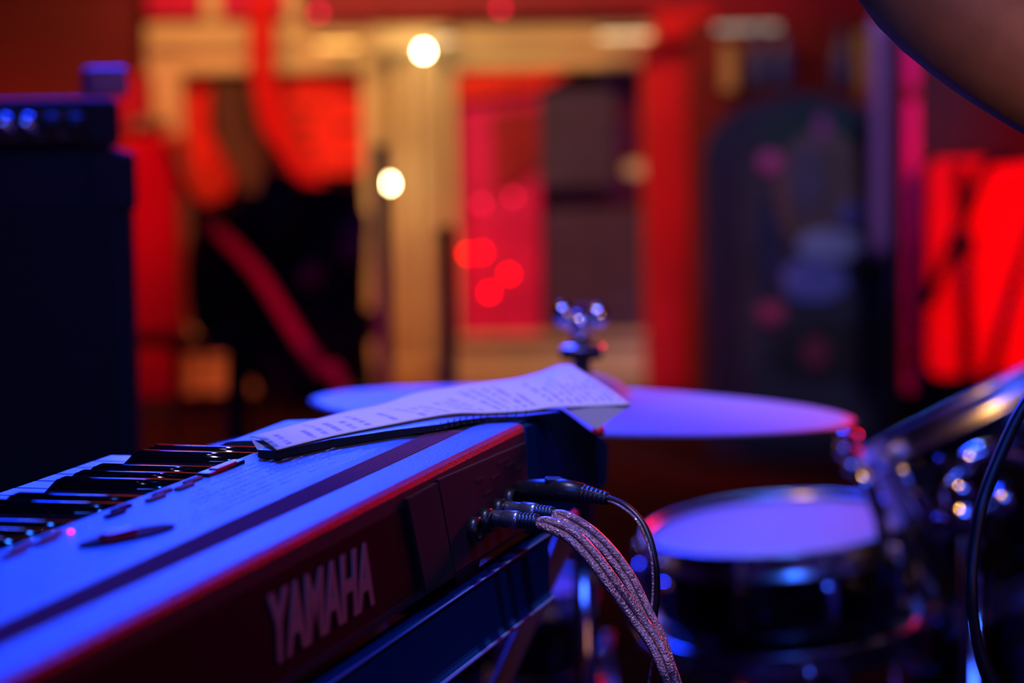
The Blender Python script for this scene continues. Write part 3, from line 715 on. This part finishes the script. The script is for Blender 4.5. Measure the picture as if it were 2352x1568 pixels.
# rear maker name
cu = bpy.data.curves.new('t', 'FONT'); cu.body = 'YAMAHA'; cu.size = 1; cu.offset = .028; cu.extrude = .01; cu.space_character = 1.0
to = bpy.data.objects.new('t', cu); COL.objects.link(to); dg = bpy.context.evaluated_depsgraph_get(); dg.update()
me = bpy.data.meshes.new_from_object(to.evaluated_get(dg)); bpy.data.objects.remove(to)
vs = np.array([v.co[:] for v in me.vertices]); lo, hi = vs.min(0), vs.max(0)
lx0, lx1, lz0, lz1 = -.398, -.264, .755 - .742, .787 - .742
for v in me.vertices:
    v.co = Vector((lx0 + (v.co.x - lo[0]) / (hi[0] - lo[0]) * (lx1 - lx0), -.0004 - (v.co.z - lo[2]) / (hi[2] - lo[2]) * .0006, lz0 + (v.co.y - lo[1]) / (hi[1] - lo[1]) * (lz1 - lz0)))
me.materials.clear()
lg = link('maker_name', me, 'logo', kb); lg['label'] = 'white YAMAHA lettering'
# rear: darker casing face strip and connector plate
box('rear_face', (-.48, -.0010, .029), (.96, .002, .047), 'backpl', kb, .0006).location.y = .0006
pp = [(-.163, .0575), (.004, .0530), (.004, .003), (-.137, .003)]
prism('connector_plate', pp, 'y', -.0016, .001, 'jackplate', kb, .0003)
prism('side_plate', [(-.215, .056), (-.166, .0565), (-.141, .003), (-.188, .003)], 'y', -.0022, .001, 'felt', kb, .0003)
for k, (x, z) in enumerate(((-.09, .046), (-.06, .043), (-.03, .045), (-.012, .040), (-.075, .036), (-.045, .049))):
    box('printed_word', (x, -.0018, z), (.012 + .004 * (k % 3), .0004, .0018), 'logo' if False else 'ampface', kb, 0)
for x, z in ((-.110, .022), (-.088, .023), (-.062, .024), (-.040, .026), (-.018, .027)):
    lathe('jack_socket', [(0, 0), (.0068, 0), (.0068, .006), (.0045, .0065), (.004, .002), (0, .002)], 'jack', kb, 20, loc=(x, -.001, z), rot=(math.pi / 2, 0, 0))
lathe('red_knob', [(0, 0), (.004, 0), (.0045, .003), (.003, .006), (0, .0065)], 'redplastic', kb, 16, loc=(.198, .004, zt_ - .034))
# foot brackets
for x in (-.115, -.80):
    prism('foot', [(x, 0), (x + .05, 0), (x + .044, -.009), (x + .004, -.009)], 'y', .006, .05, 'jack', kb)

# stand ------------------------------------------------------------
st = empty('keyboard_stand', (O.x, O.y, 0), (0, 0, math.pi / 2 - ANG)); tag(st, 'black steel stand with flat rails carrying the keyboard', 'stand')
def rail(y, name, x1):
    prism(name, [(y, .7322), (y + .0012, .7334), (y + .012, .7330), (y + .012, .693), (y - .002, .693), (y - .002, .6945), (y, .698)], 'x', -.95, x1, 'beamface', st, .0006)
M['edge'] = mat('painted blue rail highlight', (.10, .28, .70), .9, spec=.0)  # blue light caught by the rail edges, put into the bead colour
tube('rail_highlight', [(-.95, -.0034, .7328), (.045, -.0034, .7328)], .0007, 'edge', st, 10)
tube('rail_highlight', [(-.95, -.0052, .6938), (.045, -.0052, .6938)], .0014, 'edge', st, 10)
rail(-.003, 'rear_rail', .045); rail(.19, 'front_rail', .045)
tube('crossbar', [(-.55, .006, .70), (-.55, .20, .70)], .010, 'beamface', st); tube('crossbar', [(.0, .006, .70), (.0, .20, .70)], .010, 'beamface', st)
la, lb = atY(1318, 1190, 1.62), atY(1150, 1568, 1.62)
iv = (Matrix.Translation(st.location) @ Matrix.Rotation(math.pi / 2 - ANG, 4, 'Z')).inverted()
d_ = (lb - la); k_ = (la.z - .01) / (la.z - lb.z)
la2, lb2 = iv @ la, iv @ (la + d_ * k_)
tube('leg', [la2, lb2], .0068, 'legpaint', st, 16)
tube('leg', [la2 + Vector((-.8, 0, 0)), lb2 + Vector((-.8, .0, 0))], .0068, 'legpaint', st, 16)
tube('leg', [Vector((la2.x - .02, .19, .70)), Vector((lb2.x + .3, .02, .01))], .0068, 'legpaint', st, 16)
tube('leg', [Vector((la2.x - .82, .19, .70)), Vector((lb2.x - .5, .02, .01))], .0068, 'legpaint', st, 16)
tube('leg_tie', [la2, Vector((.03, .19, .722)), Vector((-.02, .19, .71))], .006, 'legpaint', st, 12)

# ============================================================ FOLDER + SHEET MUSIC
def pz(x, y, z): return atZ(x, y, z)
near = [(636, 1034, .8128), (760, 1003, .8125), (900, 975, .8125), (1035, 951, .8120), (1120, 949, .8105), (1200, 945, .8095), (1290, 937, .8085), (1375, 933, .8060), (1450, 930, .8040)]
far = [(574, 1004, .8125), (680, 972, .8120), (800, 942, .8120), (880, 928, .8125), (960, 905, .8125), (1080, 885, .8115), (1180, 869, .8110), (1250, 850, .8150), (1315, 838, .8180)]
N_ = catmull([pz(*p) for p in near], 6); F_ = catmull([pz(*p) for p in far], 6)
bm = bmesh.new(); uvl = bm.loops.layers.uv.new('UVMap'); G = []
nv = 14
for i in range(len(N_)):
    row = []
    for j in range(nv + 1):
        v = j / nv; p = N_[i].lerp(F_[i], v); u = i / (len(N_) - 1)
        p.z += .0012 * math.sin(v * math.pi) + .0010 * math.sin(u * 9 + v * 3) * v + .0022 * math.exp(-((u - .72 - .22 * v) / .05) ** 2) * (.3 + .7 * v)
        row.append((bm.verts.new(p), (u, v)))
    G.append(row)
for a, b in zip(G[:-1], G[1:]):
    for j in range(nv):
        q4 = (a[j], b[j], b[j + 1], a[j + 1]); f = bm.faces.new([t[0] for t in q4])
        for l, t in zip(f.loops, q4): l[uvl].uv = t[1]
me = bpy.data.meshes.new('sheet'); bm.to_mesh(me); bm.free()
# paper with rows of print (flat print only)
pm = bpy.data.materials.new('printed paper'); pm.use_nodes = True; nt = pm.node_tree; b = nt.nodes['Principled BSDF']; b.inputs['Roughness'].default_value = .75
def nd(t, **k):
    n = nt.nodes.new(t)
    for a_, v_ in k.items(): setattr(n, a_, v_)
    return n
def mth(op, a, b2=None):
    n = nd('ShaderNodeMath', operation=op)
    for i_, v_ in enumerate((a, b2)):
        if v_ is None: continue
        if hasattr(v_, 'links'): nt.links.new(v_, n.inputs[i_])
        else: n.inputs[i_].default_value = v_
    return n.outputs[0]
uv = nd('ShaderNodeUVMap'); sp = nd('ShaderNodeSeparateXYZ'); nt.links.new(uv.outputs[0], sp.inputs[0])
U_, V_ = sp.outputs[0], sp.outputs[1]
uu = mth('MULTIPLY', U_, 34.0); row = mth('FRACT', uu); rid = mth('FLOOR', uu)
stripe = mth('LESS_THAN', row, .42)
cmb = nd('ShaderNodeCombineXYZ'); nt.links.new(mth('MULTIPLY', V_, 26.0), cmb.inputs[0]); nt.links.new(mth('MULTIPLY', rid, 7.3), cmb.inputs[1])
nz = nd('ShaderNodeTexNoise'); nz.inputs['Scale'].default_value = 1.0; nz.inputs['Detail'].default_value = 2; nt.links.new(cmb.outputs[0], nz.inputs['Vector'])
word = mth('GREATER_THAN', nz.outputs['Fac'], .47)
cmb2 = nd('ShaderNodeCombineXYZ'); nt.links.new(mth('MULTIPLY', rid, 3.1), cmb2.inputs[0])
wn2 = nd('ShaderNodeTexWhiteNoise'); nt.links.new(cmb2.outputs[0], wn2.inputs[0])
rowon = mth('GREATER_THAN', wn2.outputs[0], .22)
lim = mth('LESS_THAN', V_, mth('ADD', mth('MULTIPLY', wn2.outputs[0], .45), .35)); lim2 = mth('GREATER_THAN', V_, .08)
mk = mth('MULTIPLY', mth('MULTIPLY', stripe, word), mth('MULTIPLY', rowon, mth('MULTIPLY', lim, lim2)))
mk = mth('MULTIPLY', mk, .62)
mix = nd('ShaderNodeMix', data_type='RGBA'); nt.links.new(mk, mix.inputs[0]); mix.inputs[6].default_value = (.80, .76, .74, 1); mix.inputs[7].default_value = (.06, .05, .06, 1)
nt.links.new(mix.outputs[2], b.inputs['Base Color'])
translucent(pm, .3); translucent(M['paperback'], .45)
so = link('sheet_music', me, pm, None, True); md = so.modifiers.new('t', 'SOLIDIFY'); md.thickness = .0004; md.offset = 1
tag(so, 'creased white song sheet with printed rows on the keyboard', 'paper')
# folded corner hanging under at right, and small fold at left (part of the sheet)
def tri(name, pts, m, parent):
    bm = bmesh.new(); bm.faces.new([bm.verts.new(p) for p in pts]); o = link(name, to_me(bm), m, parent); md = o.modifiers.new('t', 'SOLIDIFY'); md.thickness = .0004; return o
tri('folded_corner', [pz(1296, 937, .8080), pz(1380, 932, .8055), pz(1451, 930, .8036), pz(1370, 986, .7930)], 'paperback', so)
tri('folded_corner', [pz(574, 1005, .8122), pz(600, 1020, .8118), pz(658, 1028, .8122), pz(598, 1043, .8090)], 'paperback', so)
# folder beneath
nb = [(637, 1054, .8074), (760, 1027, .8074), (900, 1004, .8074), (1010, 988, .8076), (1060, 976, .8078), (1120, 968, .8070), (1200, 962, .8070), (1285, 950, .8065)]
fo = empty('folder', pz(900, 1004, .8074)); tag(fo, 'thin black folder under the song sheet on the keyboard', 'folder')
nt_ = [(637, 1036, .8118), (760, 1006, .8118), (900, 979, .8115), (1010, 958, .8112), (1060, 953, .8108), (1120, 952, .8098), (1200, 948, .8088), (1285, 940, .8078)]
bm = bmesh.new(); fo_i = Vector(fo.location)
B0 = [pz(*p) - fo_i for p in nb]; T0 = []
for p, b0 in zip(nt_, B0):
    # cover edge directly above the lower edge
    T0.append(Vector((b0.x, b0.y, b0.z + (pz(*p).z - (b0.z + fo_i.z)) + .0)))
inw = NY * .10 + AX * .02
vB = [bm.verts.new(v) for v in B0]; vT = [bm.verts.new(v) for v in T0]
vB2 = [bm.verts.new(v + inw * (.12 + .88 * i / 7)) for i, v in enumerate(B0)]; vT2 = [bm.verts.new(v + inw * (.12 + .88 * i / 7)) for i, v in enumerate(T0)]
for i in range(7):
    for (a, b_) in ((vB, vT), (vT, vT2), (vT2, vB2), (vB2, vB)): bm.faces.new((a[i], a[i + 1], b_[i + 1], b_[i]))
bm.faces.new((vB[0], vT[0], vT2[0], vB2[0])); bm.faces.new((vB[7], vT[7], vT2[7], vB2[7]))
link('cover', to_me(bm), 'folder', fo)
bm = bmesh.new()
for k in range(12):
    t = .42 + k * .04; i = int(t * 7); f_ = t * 7 - i
    p = B0[i].lerp(B0[i + 1], f_); bm_tube(bm, [p + Vector((0, 0, .0003)) - NY * .0004, p + Vector((0, 0, .0040)) - NY * .0004 + AX * .006], .0005, 6)
o = link('page_ridges', to_me(bm), 'folder', fo); o['kind'] = 'stuff'

# ============================================================ PLUGS + CABLES
def plug(name, label, a, b, r, m_b='plug', kind=0):
    a, b = Vector(a), Vector(b); d = (b - a); L = d.length; q = d.normalized().to_track_quat('Z', 'Y')
    t = empty(name, a, q.to_euler()); tag(t, label, 'plug')
    if kind == 0:
        pr_ = [(0, -.02), (r * .55, -.02), (r * .55, 0)]; lathe('tip', pr_, 'jack', t, 20)
        p = [(0, 0), (r * .75, 0)]; z = 0
        for k in range(6): p += [(r * .95, z + .0010), (r * .8, z + .0022)]; z += .0024
        p += [(r * 1.05, z + .001), (r * 1.05, z + .010), (r * .9, z + .012), (0, z + .012)]
        lathe('barrel', p, m_b, t, 28); z += .012; p = [(0, z), (r * .7, z)]
        n = 5; s = (L - z) / n
        for k in range(n): p += [(r * .92, z + s * .25), (r * .92, z + s * .7), (r * .62, z + s * .82), (r * .62, z + s * .98)]; z += s
        p += [(0, z)]; lathe('boot', p, 'wire_blue', t, 28)
    return t
M['wire_blue'] = mat('dark satin boot rubber', (.02, .02, .03), .25, spec=.8)
PY = 1.315
pa = plug('audio_plug', 'lower ridged plug in the rear connector plate', atY(1112, 1187, 1.325), atY(1236, 1198, 1.30), .0048)
pb = plug('audio_plug', 'upper ridged plug in the rear connector plate', atY(1153, 1166, 1.345), atY(1272, 1180, 1.32), .0046)
# socket extension bodies so that plugs reach the plate
for p_, (x_, z_) in ((pa, (-.088, .023)), (pb, (-.062, .024))):
    wpt = kw(x_, 0, z_ + .742); iv2 = (Matrix.Translation(p_.location) @ p_.rotation_euler.to_matrix().to_4x4()).inverted()
    tube('shank', [iv2 @ wpt, Vector((0, 0, .002))], .0040, 'jack', p_, 16)
# big black connector
bc = empty('jack_plug', atY(1195, 1128, 1.36)); tag(bc, 'long black locking plug with ribbed boot, uppermost of the three', 'plug')
bi = Vector(bc.location)
pl = [atY(1190, 1130, 1.375), atY(1215, 1128, 1.365), atY(1290, 1126, 1.35), atY(1340, 1133, 1.34), atY(1398, 1146, 1.33)]
tube('plug_body', [p - bi for p in pl[:4]], [.0050, .0068, .0068, .0055], 'jack', bc, 20)
tube('plug_shank', [kw(-.018, 0, .769) - bi, pl[0] - bi], .0045, 'jack', bc, 14)
nrib = 6
for k in range(nrib):
    t = k / nrib; a = pl[3].lerp(pl[4], t) - bi; b2 = pl[3].lerp(pl[4], t + .6 / nrib) - bi; tube('boot_rib', [a, b2], .0050 - .0016 * t, 'wire_blue', bc, 16)
tube('boot_core', [pl[3] - bi, pl[4] - bi], [.004, .0024], 'jack', bc, 14)
c_ = atY(1271, 1102, 1.352) - bi; box('latch', c_, (.010, .005, .0035), 'wire_blue', bc, .0012, 2, rot=(0, .05, 0))
c_ = atY(1243, 1110, 1.356) - bi; box('latch_lever', c_, (.007, .004, .0012), 'wire_blue', bc, .0004, 1, rot=(0, -.35, 0))

def px_path(pp): return [atY(x, y, Y) for x, y, Y in pp]
c1 = tube('cable', px_path([(1395, 1144, 1.33), (1440, 1165, 1.32), (1480, 1210, 1.31), (1502, 1280, 1.30), (1508, 1360, 1.30), (1502, 1430, 1.30), (1520, 1520, 1.30), (1560, 1640, 1.30), (1600, 1900, 1.29)]), .0022, 'wire', curve=8)
tag(c1, 'thin black cable looping down from the black locking plug', 'cable')
c1b = tube('cable', px_path([(1396, 1149, 1.328), (1430, 1166, 1.318), (1466, 1200, 1.308), (1494, 1270, 1.298), (1500, 1350, 1.298), (1494, 1440, 1.298), (1500, 1500, 1.298), (1490, 1570, 1.298), (1480, 1700, 1.298)]), .0008, 'strand', curve=8)
tag(c1b, 'hair-thin wire running beside the thin black cable', 'wire')
def pair(pp, label, r=.0029):
    t = empty('audio_cable', px_path(pp)[0]); ti = Vector(t.location); P = catmull(px_path(pp), 10)
    for s in (-1, 1):
        Q = []
        for i, p in enumerate(P):
            tt = (P[min(i + 1, len(P) - 1)] - P[max(i - 1, 0)]).normalized(); side = tt.cross(FW).normalized(); f = min(1, i / 12)
            Q.append(p + side * s * r * .96 * (.4 + .6 * f) + FW * (s * .0006) - ti)
        bm = bmesh.new(); bm_tube(bm, Q, r * 1.0, 14); link('cable_strand', to_me(bm), 'strand', t, True)
    return tag(t, label, 'cable')
pair([(1236, 1201, 1.30), (1262, 1205, 1.295), (1310, 1228, 1.29), (1360, 1278, 1.285), (1410, 1345, 1.28), (1460, 1415, 1.28), (1500, 1470, 1.275), (1528, 1530, 1.27), (1548, 1600, 1.27), (1570, 1850, 1.26)], 'lower twin clear cable with copper braid from the lower plug', .0024)
pair([(1272, 1182, 1.32), (1300, 1190, 1.315), (1350, 1220, 1.31), (1400, 1268, 1.305), (1445, 1330, 1.30), (1480, 1400, 1.295), (1510, 1460, 1.29), (1535, 1530, 1.285), (1560, 1620, 1.28), (1590, 1860, 1.27)], 'upper twin clear cable with copper braid from the upper plug', .0022)
# foreground black cable at right
fc = tube('cable', px_path([(2470, 800, 1.22), (2400, 870, 1.21), (2345, 945, 1.20), (2295, 1050, 1.19), (2258, 1150, 1.18), (2238, 1260, 1.175), (2232, 1360, 1.17), (2240, 1450, 1.17), (2262, 1530, 1.17), (2300, 1620, 1.17), (2380, 1900, 1.16)]), .0032, 'wire', curve=8, n=14)
tag(fc, 'thick black cable hanging in the foreground at the right edge', 'cable')

# ============================================================ PERSON (right arm enters top right)
per = empty('person', (.62, 1.56, 0)); tag(per, 'person at the right edge, bare brown bent arm entering the top corner', 'person')
pi = Vector(per.location)
def skin(name, verts, edges, radii, m, parent, sub=2, root=0):
    me = bpy.data.meshes.new(name); me.from_pydata([tuple(Vector(v) - pi) for v in verts], edges, [])
    o = bpy.data.objects.new(name, me); COL.objects.link(o); sk = o.modifiers.new('s', 'SKIN'); sb = o.modifiers.new('b', 'SUBSURF'); sb.levels = sub; sb.render_levels = sub; sk.use_smooth_shade = True
    for i, r in enumerate(radii): me.skin_vertices[0].data[i].radius = r if isinstance(r, tuple) else (r, r)
    me.skin_vertices[0].data[root].use_root = True
    dg = bpy.context.evaluated_depsgraph_get(); dg.update(); m2 = bpy.data.meshes.new_from_object(o.evaluated_get(dg)); bpy.data.objects.remove(o)
    m2.materials.clear(); return link(name, m2, m, parent, True)
el = atY(2050, -108, 1.34); dirx = Vector((.80, .07, -.555)).normalized()
wr = el + dirx * .25
shR, shL = Vector((.44, 1.55, 1.36)), Vector((.80, 1.57, 1.36))
hip = Vector((.62, 1.58, .92))
V = [hip, (.62, 1.57, 1.05), (.62, 1.565, 1.22), (.62, 1.57, 1.38), (.62, 1.565, 1.455), (.62, 1.550, 1.525), (.62, 1.55, 1.635),
     shR, shR.lerp(el, .5), el, el + dirx * .06, el + dirx * .16, wr, wr + dirx * .05,
     shL, (.86, 1.56, 1.22), (.87, 1.50, 1.08), (.80, 1.42, 1.02), (.73, 1.36, 1.00),
     (.53, 1.58, .88), (.52, 1.57, .50), (.51, 1.59, .09), (.51, 1.50, .04),
     (.71, 1.58, .88), (.73, 1.57, .50), (.75, 1.59, .09), (.75, 1.50, .04)]
E_ = [(0, 1), (1, 2), (2, 3), (3, 4), (4, 5), (5, 6), (3, 7), (7, 8), (8, 9), (9, 10), (10, 11), (11, 12), (12, 13), (3, 14), (14, 15), (15, 16), (16, 17), (17, 18), (0, 19), (19, 20), (20, 21), (21, 22), (0, 23), (23, 24), (24, 25), (25, 26)]
Rr = [.13, .12, .13, .11, .054, (.062, .072), (.088, .105), .062, .050, .046, .047, .040, .027, .030, .062, .048, .040, .034, .028, .085, .055, .040, .035, .085, .055, .040, .035]
bodyo = skin('body', V, E_, Rr, 'skin', per)
tube('neck', [Vector(v) - pi for v in ((.62, 1.568, 1.36), (.62, 1.566, 1.43), (.62, 1.56, 1.49), (.62, 1.553, 1.57))], [.075, .056, .052, .056], 'skin', per, 24, curve=4)
# hand fingers right and left
def hand(base, d, side, nm):
    for k in range(4):
        off = side * ((k - 1.5) * .018); L = (.070, .078, .074, .060)[k]; a = base + off
        cu_ = Vector((0, .0, -.35)); p1_ = a + d * L * .45; p2_ = p1_ + (d + cu_).normalized() * L * .32; p3_ = p2_ + (d + cu_ * 2.5).normalized() * L * .23
        tube('finger', [v - pi for v in (a - d * .02, p1_, p2_, p3_)], [.009, .0085, .0078, .006], 'skin', per, 10, curve=3)
    th_ = base - d * .045 - side * .025; tube('thumb', [v - pi for v in (th_, th_ - side * .018 + d * .03, th_ - side * .02 + d * .058)], [.011, .010, .007], 'skin', per, 10, curve=3)
hand(wr + dirx * .085, dirx, Vector((0, 1, 0)), 'r'); dl_ = Vector((-.7, -.6, -.2)).normalized(); hand(Vector((.73, 1.36, 1.0)) + dl_ * .05, dl_, Vector((.2, -.2, 1)).normalized(), 'l')
# clothing
skin('t_shirt', [(.62, 1.58, .90), (.62, 1.57, 1.05), (.62, 1.565, 1.22), (.62, 1.57, 1.38), shR, shR.lerp(el, .30), shL, Vector((.80, 1.57, 1.36)).lerp(Vector((.86, 1.56, 1.22)), .7)], [(0, 1), (1, 2), (2, 3), (3, 4), (4, 5), (3, 6), (6, 7)], [.145, .135, .145, .122, .074, .066, .074, .066], 'shirt', per)
skin('trousers', [(.62, 1.58, .93), (.53, 1.58, .86), (.52, 1.57, .50), (.51, 1.59, .12), (.71, 1.58, .86), (.73, 1.57, .50), (.75, 1.59, .12)], [(0, 1), (1, 2), (2, 3), (0, 4), (4, 5), (5, 6)], [.14, .098, .072, .058, .098, .072, .058], 'jeans', per)
for x in (.51, .75): box('shoe', Vector((x, 1.53, .045)) - pi, (.10, .27, .09), 'shoe', per, .035, 3)
hp2 = Vector((.62, 1.550, 1.600)) - pi
def ell(name, c, s, m, n=24, parent=per):
    bm = bmesh.new(); bmesh.ops.create_uvsphere(bm, u_segments=n, v_segments=n // 2, radius=1)
    for v in bm.verts: v.co = Vector((v.co.x * s[0], v.co.y * s[1], v.co.z * s[2]))
    return link(name, to_me(bm), m, parent, True, loc=c)
ell('hair', hp2 + Vector((0, .030, .050)), (.092, .098, .092), 'hair')
ell('nose', hp2 + Vector((0, -.094, -.012)), (.013, .022, .022), 'skin', 12); ell('mouth', hp2 + Vector((0, -.088, -.052)), (.024, .008, .007), 'redposter', 12)
for s in (-1, 1): ell('eye', hp2 + Vector((s * .031, -.084, .012)), (.012, .009, .008), 'eye', 12); ell('ear', hp2 + Vector((s * .088, .005, .0)), (.010, .02, .03), 'skin', 12)
